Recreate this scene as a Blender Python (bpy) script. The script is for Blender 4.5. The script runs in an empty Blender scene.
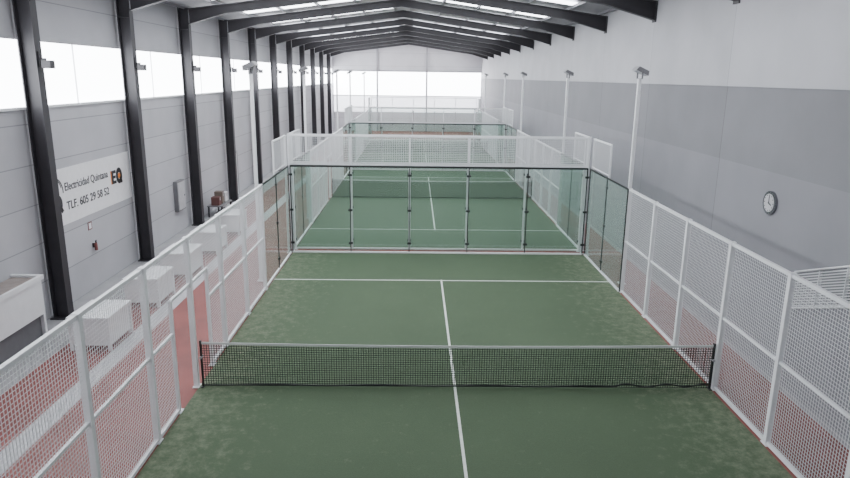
import bpy, math, random
from mathutils import Matrix, Vector
random.seed(4)
C = bpy.context.scene.collection
PI = math.pi

# ------------------------------------------------------------------ mesh helper
class MB:
    def __init__(s): s.v=[]; s.f=[]
    def box(s,x0,x1,y0,y1,z0,z1):
        n=len(s.v)
        s.v+=[(x0,y0,z0),(x1,y0,z0),(x1,y1,z0),(x0,y1,z0),(x0,y0,z1),(x1,y0,z1),(x1,y1,z1),(x0,y1,z1)]
        s.f+=[(n,n+3,n+2,n+1),(n+4,n+5,n+6,n+7),(n,n+1,n+5,n+4),(n+1,n+2,n+6,n+5),(n+2,n+3,n+7,n+6),(n+3,n,n+4,n+7)]
        return s
    def quad(s,a,b,c,d):
        n=len(s.v); s.v+=[a,b,c,d]; s.f.append((n,n+1,n+2,n+3)); return s
    def prism(s,pts,y0,y1):            # polygon in XZ extruded along Y
        n=len(s.v); k=len(pts)
        s.v+=[(x,y0,z) for x,z in pts]+[(x,y1,z) for x,z in pts]
        s.f.append(tuple(range(n,n+k))); s.f.append(tuple(range(n+2*k-1,n+k-1,-1)))
        for i in range(k):
            j=(i+1)%k; s.f.append((n+i,n+k+i,n+k+j,n+j))
        return s
    def rod(s,a,b,r,r2=None,seg=12):
        a=Vector(a); b=Vector(b); d=(b-a).normalized()
        u=d.orthogonal().normalized(); w=d.cross(u); r2=r if r2 is None else r2
        n=len(s.v)
        for p,q in ((a,r),(b,r2)):
            for i in range(seg):
                t=2*PI*i/seg; s.v.append(tuple(p+u*math.cos(t)*q+w*math.sin(t)*q))
        for i in range(seg):
            j=(i+1)%seg; s.f.append((n+i,n+j,n+seg+j,n+seg+i))
        s.f.append(tuple(range(n+seg-1,n-1,-1))); s.f.append(tuple(range(n+seg,n+2*seg)))
        return s
    def mesh(s,name,mat):
        m=bpy.data.meshes.new(name); m.from_pydata(s.v,[],s.f); m.materials.append(mat); m.validate(); 
        import bmesh
        b=bmesh.new(); b.from_mesh(m); bmesh.ops.recalc_face_normals(b,faces=b.faces); b.to_mesh(m); b.free()
        return m
def obj(name,data,parent=None,loc=(0,0,0),bevel=0):
    o=bpy.data.objects.new(name,data); C.objects.link(o); o.parent=parent; o.location=loc
    if bevel:
        m=o.modifiers.new('b','BEVEL'); m.width=bevel; m.segments=2; m.limit_method='ANGLE'
    return o
def part(name,mb,mat,parent,loc=(0,0,0),bevel=0): return obj(name,mb.mesh(name,mat),parent,loc,bevel)
def thing(name,label,cat,loc=(0,0,0),group=None,rz=0):
    o=bpy.data.objects.new(name,None); C.objects.link(o); o.location=loc; o.rotation_euler=(0,0,rz)
    o.empty_display_size=.2; o['label']=label; o['category']=cat
    if group:o['group']=group
    return o
def struct(name,mb,mat,parent=None):
    o=part(name,mb,mat,parent)
    if parent is None: o['kind']='structure'
    return o
_cache={}
def cached(key,fn):
    if key not in _cache: _cache[key]=fn()
    return _cache[key]

# ------------------------------------------------------------------ materials
def newmat(n):
    m=bpy.data.materials.new(n); m.use_nodes=True; nt=m.node_tree
    return m,nt,nt.nodes['Principled BSDF'],nt.nodes['Material Output']
def plain(n,col,rough=.5,metal=0,var=.08,scale=6):
    m,nt,b,o=newmat(n)
    tc=nt.nodes.new('ShaderNodeTexCoord'); no=nt.nodes.new('ShaderNodeTexNoise'); no.inputs['Scale'].default_value=scale; no.inputs['Detail'].default_value=4
    nt.links.new(tc.outputs['Object'],no.inputs['Vector'])
    r=nt.nodes.new('ShaderNodeValToRGB'); r.color_ramp.elements[0].position=.3; r.color_ramp.elements[1].position=.7
    r.color_ramp.elements[0].color=tuple(c*(1-var) for c in col)+(1,); r.color_ramp.elements[1].color=tuple(min(1,c*(1+var)) for c in col)+(1,)
    nt.links.new(no.outputs['Fac'],r.inputs['Fac']); nt.links.new(r.outputs['Color'],b.inputs['Base Color'])
    b.inputs['Roughness'].default_value=rough; b.inputs['Metallic'].default_value=metal
    return m
def emis(n,col,st):
    m,nt,b,o=newmat(n); b.inputs['Base Color'].default_value=col+(1,)
    b.inputs['Emission Color'].default_value=col+(1,); b.inputs['Emission Strength'].default_value=st
    return m
def panelwall(n,col,w,h,joint=.55,var=.07):
    m,nt,b,o=newmat(n)
    g=nt.nodes.new('ShaderNodeNewGeometry'); sp=nt.nodes.new('ShaderNodeSeparateXYZ'); cb=nt.nodes.new('ShaderNodeCombineXYZ')
    nt.links.new(g.outputs['Position'],sp.inputs[0])
    ad=nt.nodes.new('ShaderNodeMath'); ad.operation='ADD'; ad.inputs[1].default_value=-15.5+5.25*10
    nt.links.new(sp.outputs['Y'],ad.inputs[0]); nt.links.new(ad.outputs[0],cb.inputs['X']); nt.links.new(sp.outputs['Z'],cb.inputs['Y'])
    br=nt.nodes.new('ShaderNodeTexBrick'); br.offset=0; br.inputs['Scale'].default_value=1
    br.inputs['Brick Width'].default_value=w; br.inputs['Row Height'].default_value=h; br.inputs['Mortar Size'].default_value=.014; br.inputs['Mortar Smooth'].default_value=.2
    br.inputs['Color1'].default_value=tuple(c*(1-var) for c in col)+(1,); br.inputs['Color2'].default_value=tuple(c*(1+var*.4) for c in col)+(1,)
    br.inputs['Mortar'].default_value=tuple(c*joint for c in col)+(1,)
    nt.links.new(cb.outputs[0],br.inputs['Vector'])
    no=nt.nodes.new('ShaderNodeTexNoise'); no.inputs['Scale'].default_value=.8; no.inputs['Detail'].default_value=6
    nt.links.new(g.outputs['Position'],no.inputs['Vector'])
    r=nt.nodes.new('ShaderNodeValToRGB'); r.color_ramp.elements[0].position=.3; r.color_ramp.elements[1].position=.75
    r.color_ramp.elements[0].color=(.88,.88,.88,1); r.color_ramp.elements[1].color=(1,1,1,1)
    nt.links.new(no.outputs['Fac'],r.inputs['Fac'])
    mx=nt.nodes.new('ShaderNodeMix'); mx.data_type='RGBA'; mx.blend_type='MULTIPLY'; mx.inputs['Factor'].default_value=1
    nt.links.new(br.outputs['Color'],mx.inputs['A']); nt.links.new(r.outputs['Color'],mx.inputs['B'])
    nt.links.new(mx.outputs['Result'],b.inputs['Base Color']); b.inputs['Roughness'].default_value=.7
    return m
def turfmat(n,dark,mid,sand,amt):
    m,nt,b,o=newmat(n)
    g=nt.nodes.new('ShaderNodeNewGeometry')
    n1=nt.nodes.new('ShaderNodeTexNoise'); n1.inputs['Scale'].default_value=.4; n1.inputs['Detail'].default_value=6; n1.inputs['Roughness'].default_value=.6
    n2=nt.nodes.new('ShaderNodeTexNoise'); n2.inputs['Scale'].default_value=60; n2.inputs['Detail'].default_value=3
    n3=nt.nodes.new('ShaderNodeTexNoise'); n3.inputs['Scale'].default_value=4.5; n3.inputs['Detail'].default_value=10; n3.inputs['Roughness'].default_value=.85
    for x in(n1,n2,n3): nt.links.new(g.outputs['Position'],x.inputs['Vector'])
    r1=nt.nodes.new('ShaderNodeValToRGB'); r1.color_ramp.elements[0].position=.3; r1.color_ramp.elements[1].position=.7
    r1.color_ramp.elements[0].color=dark+(1,); r1.color_ramp.elements[1].color=mid+(1,)
    nt.links.new(n1.outputs['Fac'],r1.inputs['Fac'])
    sp=nt.nodes.new('ShaderNodeSeparateXYZ'); nt.links.new(g.outputs['Position'],sp.inputs[0])
    ab=nt.nodes.new('ShaderNodeMath'); ab.operation='ABSOLUTE'; nt.links.new(sp.outputs['X'],ab.inputs[0])
    mr=nt.nodes.new('ShaderNodeMapRange'); mr.inputs['From Min'].default_value=2.8; mr.inputs['From Max'].default_value=4.8; mr.inputs['To Min'].default_value=-.06; mr.inputs['To Max'].default_value=.10
    nt.links.new(ab.outputs[0],mr.inputs['Value'])
    ad=nt.nodes.new('ShaderNodeMath'); nt.links.new(n3.outputs['Fac'],ad.inputs[0]); nt.links.new(mr.outputs[0],ad.inputs[1])
    r3=nt.nodes.new('ShaderNodeValToRGB'); r3.color_ramp.elements[0].position=.52; r3.color_ramp.elements[1].position=.72
    r3.color_ramp.elements[0].color=(0,0,0,1); r3.color_ramp.elements[1].color=(amt,amt,amt,1)
    nt.links.new(ad.outputs[0],r3.inputs['Fac'])
    mx=nt.nodes.new('ShaderNodeMix'); mx.data_type='RGBA'; nt.links.new(r3.outputs['Color'],mx.inputs['Factor'])
    nt.links.new(r1.outputs['Color'],mx.inputs['A']); mx.inputs['B'].default_value=sand+(1,)
    r2=nt.nodes.new('ShaderNodeValToRGB'); r2.color_ramp.elements[0].color=(.75,.75,.75,1); r2.color_ramp.elements[1].color=(1.2,1.2,1.2,1)
    nt.links.new(n2.outputs['Fac'],r2.inputs['Fac'])
    m2=nt.nodes.new('ShaderNodeMix'); m2.data_type='RGBA'; m2.blend_type='MULTIPLY'; m2.inputs['Factor'].default_value=1
    nt.links.new(mx.outputs['Result'],m2.inputs['A']); nt.links.new(r2.outputs['Color'],m2.inputs['B'])
    nt.links.new(m2.outputs['Result'],b.inputs['Base Color']); b.inputs['Roughness'].default_value=.85
    bp=nt.nodes.new('ShaderNodeBump'); bp.inputs['Strength'].default_value=.3; bp.inputs['Distance'].default_value=.02
    nt.links.new(n2.outputs['Fac'],bp.inputs['Height']); nt.links.new(bp.outputs[0],b.inputs['Normal'])
    return m
def glassmat(n,tint):
    m,nt,b,o=newmat(n); nt.nodes.remove(b)
    tr=nt.nodes.new('ShaderNodeBsdfTransparent'); tr.inputs[0].default_value=tint+(1,)
    gl=nt.nodes.new('ShaderNodeBsdfGlossy'); gl.inputs['Roughness'].default_value=.05; gl.inputs[0].default_value=(.8,.9,.88,1)
    df=nt.nodes.new('ShaderNodeBsdfDiffuse'); df.inputs[0].default_value=(.38,.48,.44,1)
    lw=nt.nodes.new('ShaderNodeLayerWeight'); lw.inputs[0].default_value=.5
    pw=nt.nodes.new('ShaderNodeMath'); pw.operation='POWER'; pw.inputs[1].default_value=4; nt.links.new(lw.outputs['Facing'],pw.inputs[0])
    ma=nt.nodes.new('ShaderNodeMath'); ma.operation='MULTIPLY_ADD'; ma.inputs[1].default_value=.6; ma.inputs[2].default_value=.07; nt.links.new(pw.outputs[0],ma.inputs[0])
    mx=nt.nodes.new('ShaderNodeMixShader'); nt.links.new(ma.outputs[0],mx.inputs[0]); nt.links.new(tr.outputs[0],mx.inputs[1]); nt.links.new(gl.outputs[0],mx.inputs[2])
    # milky diffuse layer mixed into the pane, stronger at a slant
    fa=nt.nodes.new('ShaderNodeMath'); fa.operation='MULTIPLY_ADD'; fa.inputs[1].default_value=.34; fa.inputs[2].default_value=.04; nt.links.new(lw.outputs['Facing'],fa.inputs[0])
    m3=nt.nodes.new('ShaderNodeMixShader'); nt.links.new(fa.outputs[0],m3.inputs[0])
    nt.links.new(mx.outputs[0],m3.inputs[1]); nt.links.new(df.outputs[0],m3.inputs[2])
    nt.links.new(m3.outputs[0],o.inputs[0]); return m

WHITE=plain('white_paint',(.74,.75,.77),.4,var=.03)
WIRE=plain('white_wire',(.68,.69,.71),.45,var=.02)
STEEL=plain('dark_steel',(.026,.024,.029),.55,var=.15,scale=2)
BLACK=plain('black_frame',(.014,.016,.017),.4)
LINE=plain('line_white',(.66,.70,.66),.8,var=.1,scale=5)
TAPE=plain('net_tape',(.55,.57,.56),.7,var=.05)
NETB=plain('net_cord',(.008,.011,.010),.85)
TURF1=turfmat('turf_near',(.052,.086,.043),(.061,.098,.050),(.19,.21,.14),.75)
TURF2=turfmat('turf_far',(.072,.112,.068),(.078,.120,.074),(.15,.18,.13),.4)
RED=plain('red_floor',(.20,.045,.038),.6,var=.15,scale=1.2)
CONC=plain('concrete',(.32,.32,.33),.6,var=.12,scale=1.5)
STRIPE=plain('pale_stripe',(.45,.45,.47),.6)
WL=panelwall('wall_left_m',(.48,.48,.51),5.25,.95,.6)
WR1=panelwall('wall_right_low',(.24,.24,.265),5.25,30,.6)
WR2=panelwall('wall_right_mid',(.205,.205,.225),5.25,30,.55)
WR3=panelwall('wall_right_top',(.48,.48,.51),5.25,30,.7)
WB=panelwall('wall_back_m',(.6,.6,.63),4,1.4,.6)
CEIL=plain('roof_sheet',(.28,.28,.30),.6,var=.1)
PURL=plain('purlin_m',(.17,.17,.19),.5)
WIN=emis('window_glow',(.93,.96,1.0),13)
SKY=emis('skylight_glow',(.93,.96,1.0),9.5)
GLASS=glassmat('court_glass',(.82,.89,.86))
LAMPG=plain('lamp_grey',(.16,.16,.17),.4)
CHROME=plain('clock_rim',(.25,.25,.27),.25,metal=.9)
LENS=plain('lamp_glass',(.6,.62,.65),.15)
BANNER=plain('banner_vinyl',(.8,.8,.82),.5,var=.03)
INK=plain('ink',(.02,.02,.025),.5)
ORANGE=plain('orange_ink',(.75,.22,.04),.5)
REDP=plain('red_paint',(.18,.05,.045),.5)
DULLR=plain('dull_red_card',(.12,.05,.045),.6)
GREY=plain('grey_paint',(.3,.3,.32),.5)
DARKG=plain('dark_opening',(.13,.13,.14),.6)
BROWN=plain('brown_top',(.26,.22,.20),.45,var=.15)
OCHRE=plain('ochre_card',(.15,.12,.10),.7)

# ------------------------------------------------------------------ layout
CX,CH=-.83,5.95
XL,XR=-9.88,6.45
CO=.13           # gap between left wall and columns
Y0,Y1=-4,73.6
XRI=-1.5; ZE=8.35; ZR=9.45
def zroof(x):
    return ZE+(ZR-ZE)*(1-abs(x-XRI)/((XRI-XL) if x<XRI else (XR-XRI)))
NETS=[11.77,32.37,53.0]
FR=5.14          # right hand fence line

# ------------------------------------------------------------------ shell
fl=struct('floor',MB().box(XL-.3,XR+.3,Y0,Y1+.3,-.3,0),CONC)
part('painted_floor',MB().box(-8.6,XR,Y0,Y1,.0,.006),RED,fl)
part('floor_stripe',MB().box(-7.45,-7.05,Y0,Y1,.006,.009),STRIPE,fl)
WZ0,WZ1=5.15,6.65
wl=struct('wall_left',MB().box(XL-.3,XL,Y0,Y1,0,WZ0).box(XL-.3,XL,Y0,Y1,WZ1,ZE+.1),WL)
struct('trim_1',MB().box(XL,XL+.06,Y0,Y1,WZ0-.06,WZ0),WHITE)
FY=[15.5+5.25*k for k in range(11)]
ys=[Y0]+[10.25]+FY+[Y1]
for i in range(len(ys)-1):
    a,b=ys[i],ys[i+1]
    w=struct('window_%d'%(i+1),MB().box(XL-.12,XL-.06,a,b,WZ0,WZ1),WIN)
    part('window_frame',MB().box(XL-.06,XL-.03,(a+b)/2-.015,(a+b)/2+.015,WZ0,WZ1),WHITE,w)
wr=struct('wall_right',MB().box(XR,XR+.3,Y0,Y1,0,4.15),WR1)
part('upper_panel',MB().box(XR-.01,XR+.3,Y0,Y1,4.15,5.82),WR2,wr)
part('top_cladding',MB().box(XR-.03,XR+.3,Y0,Y1,5.82,ZE+.1),WR3,wr)
bw=MB().prism([(XL,0),(XR,0),(XR,ZE),(XRI,ZR),(XL,ZE)],Y1,Y1+.3)
wb=struct('wall_back',bw,WB)
part('cladding_rail',MB().box(XL,XR,Y1-.06,Y1,6.45,6.55).box(XL,XR,Y1-.06,Y1,3.8,3.9),GREY,wb)
xs=[XL,-5.0,.4,XR]
for i in range(3):
    w=struct('window_%d'%(20+i),MB().box(xs[i]+.1,xs[i+1]-.1,Y1-.03,Y1-.01,3.9,6.4),WIN)
for i,x in enumerate((-5.0,.4)):
    part('wall_post',MB().box(x-.08,x+.08,Y1-.25,Y1-.05,0,zroof(x)),GREY,wb)
part('translucent_sheet',MB().box(XL+.1,XR-.1,Y1-.03,Y1-.01,2.1,3.8),emis('sheet_glow',(.9,.93,1),3.2),wb)
cm=MB()
cm.prism([(XL-.3,ZE),(XRI,ZR),(XRI,ZR+.12),(XL-.3,ZE+.12)],Y0,Y1+.3)
cm.prism([(XRI,ZR),(XR+.3,ZE),(XR+.3,ZE+.12),(XRI,ZR+.12)],Y0,Y1+.3)
ce=struct('ceiling',cm,CEIL)
TT=(.05,.24,.43,.62,.81,.96)
for s in (-1,1):
    half=(XRI-XL) if s<0 else (XR-XRI)
    for t in TT:
        x=XRI+s*half*t; z=zroof(x)
        part('purlin',MB().box(x-.025,x+.025,Y0,Y1,z-.10,z-.01),PURL,ce)
n=30
for k in range(-1,11):
    for s in(-1,1):
        half=(XRI-XL) if s<0 else (XR-XRI)
        mb=MB()
        for ym in (15.5+5.25*k+1.55,15.5+5.25*k+3.9):
            for q in range(4):
                xa=XRI+s*(half*TT[q]+.08); xb=XRI+s*(half*TT[q+1]-.08)
                za,zb=zroof(xa)-.04,zroof(xb)-.04
                mb.prism([(xa,za),(xb,zb),(xb,zb+.015),(xa,za+.015)],ym-.42,ym+.42)
        struct('window_%d'%n,mb,SKY); n+=1
struct('baseboard_right',MB().box(XR-.02,XR,Y0,Y1,0.006,.12),GREY)

# ------------------------------------------------------------------ portal frames
def isec(m,pts,zb,zt):
    for i in range(len(pts)-1):
        xa,xb=pts[i],pts[i+1]
        m.prism([(xa,zb[i]),(xb,zb[i+1]),(xb,zt[i+1]),(xa,zt[i])],-.012,.012)
        for z,d in((zb,.03),(zt,-.03)):
            m.prism([(xa,z[i]),(xb,z[i+1]),(xb,z[i+1]+d),(xa,z[i]+d)],-.11,.11)
ords=['nearest','second nearest','third','fourth','fifth','sixth','seventh','eighth','ninth','tenth','farthest']
XC=XL+CO+.38
def colm():
    m=MB(); x0,x1=XL+CO,XC
    m.box(x0,x0+.03,-.13,.13,0,ZE-.0); m.box(x1-.03,x1,-.13,.13,0,7.75); m.box(x0+.03,x1-.03,-.012,.012,0,ZE-.02)
    m.box(x0-.05,x1+.08,-.2,.2,0,.03); m.box(x0+.03,x1-.03,-.12,.12,7.55,7.58)
    return m.mesh('column',STEEL)
def rafm(s):
    m=MB()
    if s<0: pts=[XC,XL+1.9,XRI-.9,XRI]
    else: pts=[XR-.03,XR-1.6,XRI+.9,XRI]
    zt=[zroof(x)-.11 for x in pts]; d=[.56,.33,.33,.34]
    zb=[a-b for a,b in zip(zt,d)]
    isec(m,pts,zb,zt)
    if s>0: m.box(XR-.06,XR-.03,-.15,.15,zb[0]-.05,zt[0])
    return m.mesh('rafter',STEEL)
def brk():
    m=MB(); x=XC
    m.box(x,x+.14,-.03,.03,6.2,6.25); m.box(x,x+.03,-.06,.06,6.05,6.4)
    m.box(x+.08,x+.28,-.1,.1,6.02,6.2)
    return m.mesh('bracket',STEEL)
for k,y in enumerate(FY):
    lab={0:'nearest dark steel portal frame, its column left of the white banner',
         1:'dark steel portal frame, its column at the right end of the banner',
         10:'dark steel portal frame spanning the hall, last before the end wall'}.get(k,'dark steel portal frame spanning the hall, %s from the camera'%ords[k])
    t=thing('portal_frame',lab,'steel frame',(0,y,0),'dark steel portal frames carrying the roof')
    obj('column',cached('col',colm),t); obj('rafter',cached('rl',lambda:rafm(-1)),t); obj('rafter',cached('rr',lambda:rafm(1)),t)
    obj('bracket',cached('brk',brk),t)

# ------------------------------------------------------------------ courts
PITCH=.06; WT=.0030
def meshpanel(w,h):
    m=MB(); n=int(round(w/PITCH)); k=int(round(h/PITCH))
    for i in range(n+1):
        y=w*i/n; m.box(-WT,WT,y-WT,y+WT,0,h)
    for j in range(k+1):
        z=h*j/k; m.box(-WT*1.6,-WT*.2,0,w,z-WT,z+WT)
    return m
def panel(parent,y,z,w,h,x=0):
    return obj('mesh_panel',cached(('mp',round(w,2),round(h,2)),lambda:meshpanel(w,h).mesh('mesh_panel',WIRE)),parent,(x,y,z))
def postm(h,r=.04):
    m=MB().box(-r,r,-r,r,0,h); m.box(-.06,.06,-.09,.09,0,.015); m.box(-r-.005,r+.005,-r-.005,r+.005,h,h+.01); return m
def post(parent,y,h,x=0,r=.045):
    return obj('post',cached(('po',h,r),lambda:postm(h,r).mesh('post',WHITE)),parent,(x,y,0))
def rail(parent,y0,y1,z,r=.024,name='rail',mat=None,x=0):
    return part(name,MB().box(x-r,x+r,y0,y1,z-r,z+r),mat or WHITE,parent)
def fence(x,yn,label,opening):
    t=thing('mesh_fence',label,'fence',(x,yn,.012),'white mesh side fences of the courts')
    for k in range(-3,4): post(t,2*k,3.0)
    rail(t,-6,6,2.97,.03); 
    if opening:
        for s in(-1,1):
            post(t,s*1.0,2.1,r=.03); a,b=(1,6) if s>0 else(-6,-1)
            rail(t,a,b,.04,.03,); rail(t,a,b,1.5)
        rail(t,-1,1,2.1,.025)
        bays=[(-6,-4),(-4,-2),(2,4),(4,6)]
        panel(t,-1,2.12,.96,.83); panel(t,.04,2.12,.96,.83)
        for s in (-1,1):
            a=1 if s>0 else -2
            panel(t,a+.03,1.52,.94,1.43); panel(t,a+.03,.07,.94,1.41)
    else:
        rail(t,-6,6,.04,.03); rail(t,-6,6,1.5); bays=[(2*k,2*k+2) for k in range(-3,3)]
    for a,b in bays:
        panel(t,a+.04,1.52,1.92,1.43); panel(t,a+.04,.07,1.92,1.41)
    return t
def clampm(): return MB().box(-.02,.03,-.07,.07,-.035,.035).rod((-.03,-.045,0),(.04,-.045,0),.014).rod((-.03,.045,0),(.04,.045,0),.014)
def gwall(label,loc,rz,n,tall,near=False,firstpost=True):
    """n bays of 2 m along local +Y; tall: bays with a 1 m mesh above; local -X is outside the court"""
    t=thing('glass_wall',label,'glass wall',loc,'glass walls at the court ends',rz)
    F=WHITE if near else BLACK
    r=.03 if n==5 else .018
    for k in range(n):
        obj('glass_pane',cached('gp',lambda:MB().quad((0,0,0),(0,1.94,0),(0,1.94,2.9),(0,0,2.9)).mesh('glass_pane',GLASS)),t,(0,2*k+.03,.08))
        if k in tall:
            panel(t,2*k+.03,3.08,1.94,.88,-.05)
            rail(t,2*k,2*k+2,3.99,.025,x=-.05)
            rail(t,2*k,2*k+2,3.06,.018,x=-.05)
    for k in range(n+1):
        if k==0 and not firstpost: continue
        tallp=(k in tall or k-1 in tall)
        end=k in(0,n)
        w=.032 if near else .016
        part('mullion',MB().box(-w,w,2*k-w,2*k+w,0,3.0),F,t)
        if end: post(t,2*k,4.0 if tallp else 3.0,x=-.08,r=.035)
        elif tallp: part('upper_post',MB().box(-.075,-.025,2*k-.025,2*k+.025,2.96,4.0),WHITE,t)
        if n==5 or 0<k<n:
            for z in(.35,1.5,2.7): obj('clamp',cached('cl',lambda:clampm().mesh('clamp',BLACK)),t,(.0,2*k,z))
    part('top_channel',MB().box(-r,r,0,2*n,2.96,2.99+r),F,t)
    part('bottom_channel',MB().box(-.03,.03,0,2*n,0.0,.05),WHITE,t)
    return t
cname=['nearest court','middle court','farthest court']
for i,yn in enumerate(NETS):
    cn=cname[i]
    t=part('court_turf',MB().box(-5,5.06,yn-10,yn+10,.006,.012),TURF1 if i==0 else TURF2,None); t['kind']='structure'
    lw=.025
    part('centre_line',MB().box(-lw,lw,yn-7,yn+7,.012,.016),LINE,t)
    for s in(-1,1): part('service_line',MB().box(-5,5.06,yn+s*6.95-.025,yn+s*6.95+.025,.012,.016),LINE,t)
    fence(-5.05,yn,'white wire mesh fence left of the %s, doorways beside its net'%cn,True)
    fence(FR,yn,'white wire mesh fence right of the %s, along the grey wall'%cn,False)
    gwall('black-edged glass wall of five panes closing the far end of the %s'%cn,(-5.0,yn+10.05,.012),-PI/2,5,range(5)) 
    gwall('two-pane glass side wall at the far left corner of the %s'%cn,(-5.05,yn+6,.012),0,2,[1],firstpost=False)
    gwall('two-pane glass side wall at the far right corner of the %s'%cn,(5.08,yn+10,.012),PI,2,[0])
    if i>0:
        gwall('white-framed five-pane glass wall closing the near end of the %s'%cn,(5.0,yn-10.05,.012),PI/2,5,range(5),near=True)
        gwall('two-pane glass side wall at the near left corner of the %s'%cn,(-5.05,yn-10,.012),0,2,[0])
        gwall('two-pane glass side wall at the near right corner of the %s'%cn,(5.08,yn-6,.012),PI,2,[1],firstpost=False)
    nt=thing('court_net','black net with white top tape stretched across the %s'%cn,'net',(.06,yn,.012),'nets across the courts')
    HW=4.97
    def netz(x): return .88+.05*(x/5)**2
    def nm():
        m=MB(); n=int(2*HW/.048)
        for k in range(n+1):
            x=-HW+2*HW*k/n; m.box(x-.005,x+.005,-.003,.003,.02,netz(x)-.03)
        rows=19
        for j in range(rows):
            for q in range(20):
                x0=-HW+HW/10*q; x1=x0+HW/10
                za=.02+(netz((x0+x1)/2)-.05)*j/(rows-1)
                m.box(x0,x1,-.003,.003,za-.005,za+.005)
        return m.mesh('net_mesh',NETB)
    obj('net_mesh',cached('net',nm),nt)
    def tape():
        m=MB()
        for q in range(20):
            x0=-HW+HW/10*q; x1=x0+HW/10; a,b=netz(x0),netz(x1)
            m.prism([(x0,a-.045),(x1,b-.045),(x1,b),(x0,a)],-.008,.008)
        return m.mesh('top_tape',TAPE)
    obj('top_tape',cached('tape',tape),nt)
    def btape():
        m=MB()
        for q in range(80):
            x0=-HW+HW/40*q; x1=x0+HW/40
            f=lambda x:.008*math.sin(x*3)+(.03+.03*math.sin(x*8) if x>3.2 else 0)
            m.prism([(x0,.02+f(x0)),(x1,.02+f(x1)),(x1,.05+f(x1)),(x0,.05+f(x0))],-.006,.006)
        return m.mesh('bottom_cord',BLACK)
    obj('bottom_cord',cached('btape',btape),nt)
    for s in(-1,1):
        X=s*(HW+.015); r=.016 if s<0 else .022
        part('net_post',MB().box(X-r,X+r,-.025,.025,0,.96).box(X-.03,X+.03,-.08,.08,0,.015),BLACK,nt,bevel=.004)
        part('winch',MB().rod((X,-.06,.62),(X,.06,.62),.025),GREY,nt)

# ------------------------------------------------------------------ floodlight poles
def flood(x,y,s,label):
    t=thing('floodlight_pole',label,'floodlight',(x,y,.006),'white floodlight poles along the courts')
    part('pole',MB().box(-.045,.045,-.045,.045,0,5.95).box(-.1,.1,-.1,.1,0,.02),WHITE,t)
    h=part('lamp_housing',MB().prism([(-.19,0),(.19,0),(.15,.12),(-.15,.12)],-.2,.2),LAMPG,t,(0,0,6.12))
    h.rotation_euler=(0,s*.42,0)
    part('lamp_glass',MB().box(-.17,.17,-.17,.17,-.012,0),LENS,h)
    part('yoke',MB().box(-.02,.02,-.22,-.2,-.18,.05).box(-.02,.02,.2,.22,-.18,.05).box(-.02,.02,-.22,.22,-.19,-.17),LAMPG,t,(0,0,6.14))
for y,d in ((18.6,'nearest court, by its far glass corner'),(27.4,'middle court, at its near end'),(38.77,'middle court, at its far end'),(46.6,'farthest court, at its near end'),(59.4,'farthest court, at its far end')):
    for s in(-1,1):
        flood(-5.36 if s<0 else 5.40,y,s,'white floodlight pole %s of the %s'%('left' if s<0 else 'right',d))

# ------------------------------------------------------------------ banner with writing
bt=thing('banner','white advertising banner with black lettering and orange logo on left wall','banner',(XL+.001,16.0,2.1))
part('sheet',MB().box(0,.012,0,4.75,0,1.45),BANNER,bt)
def text(s,size,y,z,mat,name,bold=0.0,parent=bt,width=2):
    c=bpy.data.curves.new(name,'FONT'); c.body=s; c.size=size; c.extrude=.003; c.offset=bold
    o=bpy.data.objects.new('tmp',c); C.objects.link(o); bpy.context.view_layer.update()
    me=bpy.data.meshes.new_from_object(o.evaluated_get(bpy.context.evaluated_depsgraph_get()))
    bpy.data.objects.remove(o)
    xs=[v.co.x for v in me.vertices]; x0=min(xs); k=width/(max(xs)-x0)
    for v in me.vertices:
        x,yy,zz=v.co; v.co=(zz,(x-x0)*k,yy)
    me.materials.clear(); me.materials.append(mat)
    return obj(name,me,parent,(.017,y,z))
text('Electricidad Quintana',.30,.82,.86,INK,'lettering',.002,width=2.42)
text('TLF. 605 29 58 52',.31,.82,.36,INK,'phone_number',.003,width=2.40)
def arc(cy,cz,r,w,a0,a1,n=20,sz=1):
    m=MB(); P=[]
    for i in range(n+1):
        a=math.radians(a0+(a1-a0)*i/n); P.append((math.cos(a),math.sin(a)))
    for c,s in P:
        for rr in(r-w/2,r+w/2):
            for x in(0.,.006): m.v.append((x,cy+c*rr,cz+s*rr*sz))
    for i in range(n):
        a=4*i; b=a+4
        m.f+=[(a+1,a+3,b+3,b+1),(a,b,b+2,a+2),(a,a+1,b+1,b),(a+2,b+2,b+3,a+3)]
    return m
part('emblem_arc',arc(.32,.86,.40,.03,-5,175),INK,bt,(.013,0,0))
part('emblem_arc',arc(.34,.92,.30,.025,10,170),INK,bt,(.013,0,0))
part('emblem_ring',arc(.42,.58,.16,.10,0,360,24,1.15),INK,bt,(.013,0,0))
part('emblem_tail',MB().quad((.006,.42,.50),(.006,.56,.32),(.006,.66,.38),(.006,.52,.56)),INK,bt,(.013,0,0))
part('logo_block',MB().box(0,.006,3.42,3.54,.60,1.00),ORANGE,bt,(.013,0,0))
part('logo_letter',MB().box(0,.008,3.47,3.58,.60,1.00).box(0,.008,3.58,3.75,.60,.69).box(0,.008,3.58,3.75,.91,1.00).box(0,.008,3.58,3.72,.76,.84),INK,bt,(.017,0,0))
part('logo_ring',arc(3.97,.80,.145,.12,0,360,28,1.2),INK,bt,(.013,0,0))
part('logo_dot',arc(3.97,.80,.04,.08,0,360,20),ORANGE,bt,(.013,0,0))
part('logo_tail',MB().quad((.006,3.97,.74),(.006,4.09,.54),(.006,4.18,.59),(.006,4.06,.8)),INK,bt,(.013,0,0))

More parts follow.
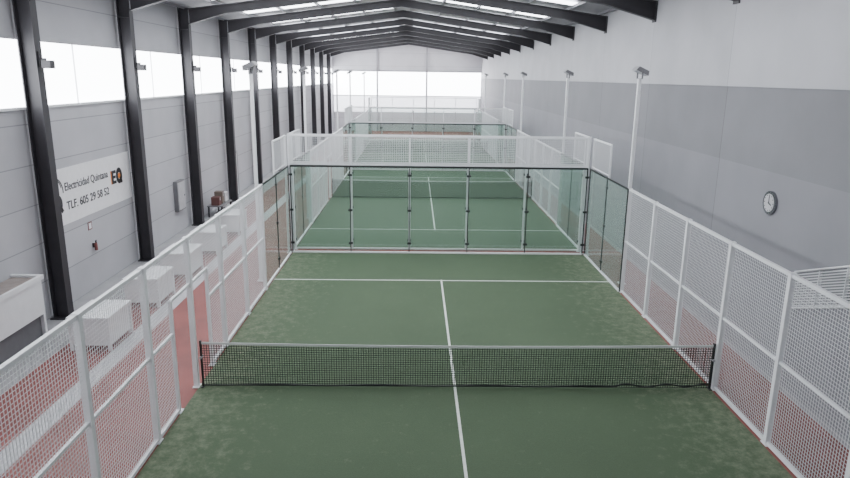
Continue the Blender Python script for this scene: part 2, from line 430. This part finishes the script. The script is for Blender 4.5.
# ------------------------------------------------------------------ wall clock
ck=thing('wall_clock','round pale wall clock with dark metal rim on the right grey wall','clock',(XR-.0,13.0,3.54))
def disc(x0,x1,r,seg=40): return MB().rod((x0,0,0),(x1,0,0),r,seg=seg)
part('case',disc(-.05,-.0,.24),CHROME,ck)
part('dial',disc(-.056,-.05,.185),STRIPE,ck)
part('hand',MB().box(-.062,-.057,-.01,.01,-.02,.15),INK,ck)
hh=part('hand',MB().box(-.066,-.062,-.012,.012,-.02,.11),INK,ck); hh.rotation_euler=(1.9,0,0)
m=MB()
for i in range(12):
    a=i*PI/6; cy,cz=math.cos(a)*.16,math.sin(a)*.16; m.box(-.06,-.056,cy-.01,cy+.01,cz-.01,cz+.01)
part('hour_marks',m,INK,ck)

# ------------------------------------------------------------------ aisle furniture
def table(x,y,label):
    t=thing('table',label,'table',(x,y,.009),'white tables in the left aisle')
    part('tabletop',MB().box(-.46,.46,-.6,.6,.72,.78),WHITE,t,bevel=.012)
    for sx in(-1,1):
        for sy in(-1,1): part('leg',MB().box(sx*.41-.035,sx*.41+.035,sy*.54-.035,sy*.54+.035,0,.72),WHITE,t)
    for s in (-1,1): part('side_panel',MB().box(-.375,.375,s*.545-.01,s*.545+.01,.12,.72),WHITE,t)
    for s in (-1,1): part('long_panel',MB().box(s*.41-.01,s*.41+.01,-.5,.5,.12,.72),WHITE,t)
    part('bottom_shelf',MB().box(-.39,.39,-.5,.5,.10,.13),WHITE,t)
tl=['nearest','second nearest','third nearest','fourth nearest','farthest']
for i,y in enumerate((14.0,16.8,19.3,22.0,24.8)):
    table(-7.9,y,'white box-like table in the left aisle, %s of the row'%tl[i])
rc=thing('reception_booth','white booth with flat brown top against left wall, nearest the camera','booth',(-9.6,11.3,0))
part('plinth',MB().box(-.26,.31,-2.9,2.8,0.0,.62),DARKG,rc)
part('front_panel',MB().box(.33,.39,-2.95,2.85,.62,1.44).box(-.26,.33,2.79,2.85,.0,1.44).box(-.26,.33,-2.95,-2.89,.0,1.44),WHITE,rc)
part('end_post',MB().box(.31,.39,2.77,2.85,0,.62),WHITE,rc)
part('booth_top',MB().box(-.24,.36,-2.95,2.8,1.44,1.47),BROWN,rc)
part('rim',MB().box(.36,.43,-3,2.9,1.42,1.52).box(-.27,.36,2.8,2.9,1.42,1.52).box(-.27,.36,-3,-2.95,1.42,1.52),WHITE,rc)
d=struct('door_1',MB().box(XL,XL+.04,32.3,33.2,0.006,2.1),WHITE)
part('door_frame',MB().box(XL,XL+.07,32.2,32.3,0,2.2).box(XL,XL+.07,33.2,33.3,0,2.2).box(XL,XL+.07,32.3,33.2,2.1,2.2),GREY,d)
part('door_handle',MB().rod((XL+.04,32.42,1.02),(XL+.1,32.42,1.02),.015).rod((XL+.1,32.42,1.02),(XL+.1,32.56,1.02),.012),STEEL,d)
ec=thing('electrical_cabinet','slim grey electrical cabinet on left wall beyond the banner','cabinet',(XL+.002,24.75,.85))
part('body',MB().box(0,.15,-.4,.4,0,1.15),LAMPG,ec,bevel=.01)
part('cabinet_door',MB().box(.15,.17,-.34,.34,.06,1.09),STRIPE,ec)
part('lock',MB().rod((.17,.26,.55),(.19,.26,.55),.02),STEEL,ec)
fe=thing('fire_extinguisher','small red fire extinguisher low on left wall below the banner','fire extinguisher',(XL+.09,17.95,1.08))
part('cylinder',MB().rod((0,0,0),(0,0,.18),.042,seg=20).rod((0,0,.18),(0,0,.22),.042,.018,20),REDP,fe)
part('valve',MB().rod((0,0,.22),(0,0,.26),.016).box(-.01,.01,-.02,.07,.26,.28),STEEL,fe)
part('hose',MB().rod((0,.03,.25),(.0,.07,.18),.008).rod((0,.07,.18),(0,.06,.04),.008),INK,fe)
part('wall_hook',MB().box(-.088,-.03,-.03,.03,.08,.2),STEEL,fe)
fs=thing('safety_sign','small red and white safety sign above the extinguisher','sign',(XL+.001,17.9,1.68))
part('plate',MB().box(0,.008,-.11,.11,0,.22),REDP,fs)
part('pictogram',MB().box(.008,.011,-.07,.07,.03,.19),WHITE,fs)
RY=28.1
rk=thing('bench','low dark bench carrying cartons by left wall behind the third column','bench',(-9.3,RY,0))
for sx in(-.28,.28):
    for sy in(-.68,.68): part('leg',MB().box(sx-.03,sx+.03,sy-.03,sy+.03,0,.46),STEEL,rk)
part('seat',MB().box(-.33,.33,-.75,.75,.46,.5),LAMPG,rk)
part('stretcher',MB().box(-.02,.02,-.66,.66,.15,.19),STEEL,rk)
for j,(cn,mt,h) in enumerate([('dull red',DULLR,.34),('brown',OCHRE,.5),('white',WHITE,.38)]):
    b=thing('carton','%s carton standing on the dark bench by the left wall'%cn,'box',(-9.3,RY-.48+.48*j,.5),'cartons on the bench')
    part('body',MB().box(-.17,.17,-.17,.17,0,h),mt,b,bevel=.008)
    part('lid',MB().box(-.175,.175,-.175,-.005,h,h+.012).box(-.175,.175,.005,.175,h,h+.012),mt,b)
    part('tape',MB().box(.171,.174,-.03,.03,h*.6,h),STRIPE,b)
# slanted pale grille on the right wall
sp=thing('wall_grille','pale slanted grille fixed to right grey wall, nearer than the clock','grille',(XR-.05,0,0))
A,B=(11.75,2.45),(8.9,3.5); H=.72
def par(y,k):
    t=(y-A[0])/(B[0]-A[0]); return A[1]+(B[1]-A[1])*t-k
m=MB()
for k in [H*i/14 for i in range(15)]:
    m.quad((0,A[0],A[1]-k),(0,B[0],B[1]-k),(0,B[0],B[1]-k-.022),(0,A[0],A[1]-k-.022))
part('slats',m,WIRE,sp)
for i in range(1,4):
    y=A[0]+(B[0]-A[0])*i/4; part('upright',MB().box(-.01,.05,y-.01,y+.01,par(y,H),par(y,0)),WIRE,sp)
m=MB()
for k in(0,H): m.rod((-.01,A[0],A[1]-k),(-.01,B[0],B[1]-k),.018)
m.rod((-.01,A[0],A[1]),(-.01,A[0],A[1]-H),.018).rod((-.01,B[0],B[1]),(-.01,B[0],B[1]-H),.018)
part('frame',m,WIRE,sp)

# ------------------------------------------------------------------ world & camera
w=bpy.data.worlds.new('w'); bpy.context.scene.world=w; w.use_nodes=True
bg=w.node_tree.nodes['Background']; bg.inputs[0].default_value=(.88,.92,1,1); bg.inputs[1].default_value=.85
cam=bpy.data.cameras.new('camera'); co=bpy.data.objects.new('camera',cam); C.objects.link(co)
cam.sensor_width=36; cam.lens=36*653/850; cam.clip_end=300
M=Matrix.Rotation(math.radians(-.99),4,'Z')@Matrix.Rotation(math.radians(90-13.97),4,'X')@Matrix.Rotation(.013,4,'Z')
co.matrix_world=Matrix.Translation((CX,0,CH))@M
bpy.context.scene.camera=co
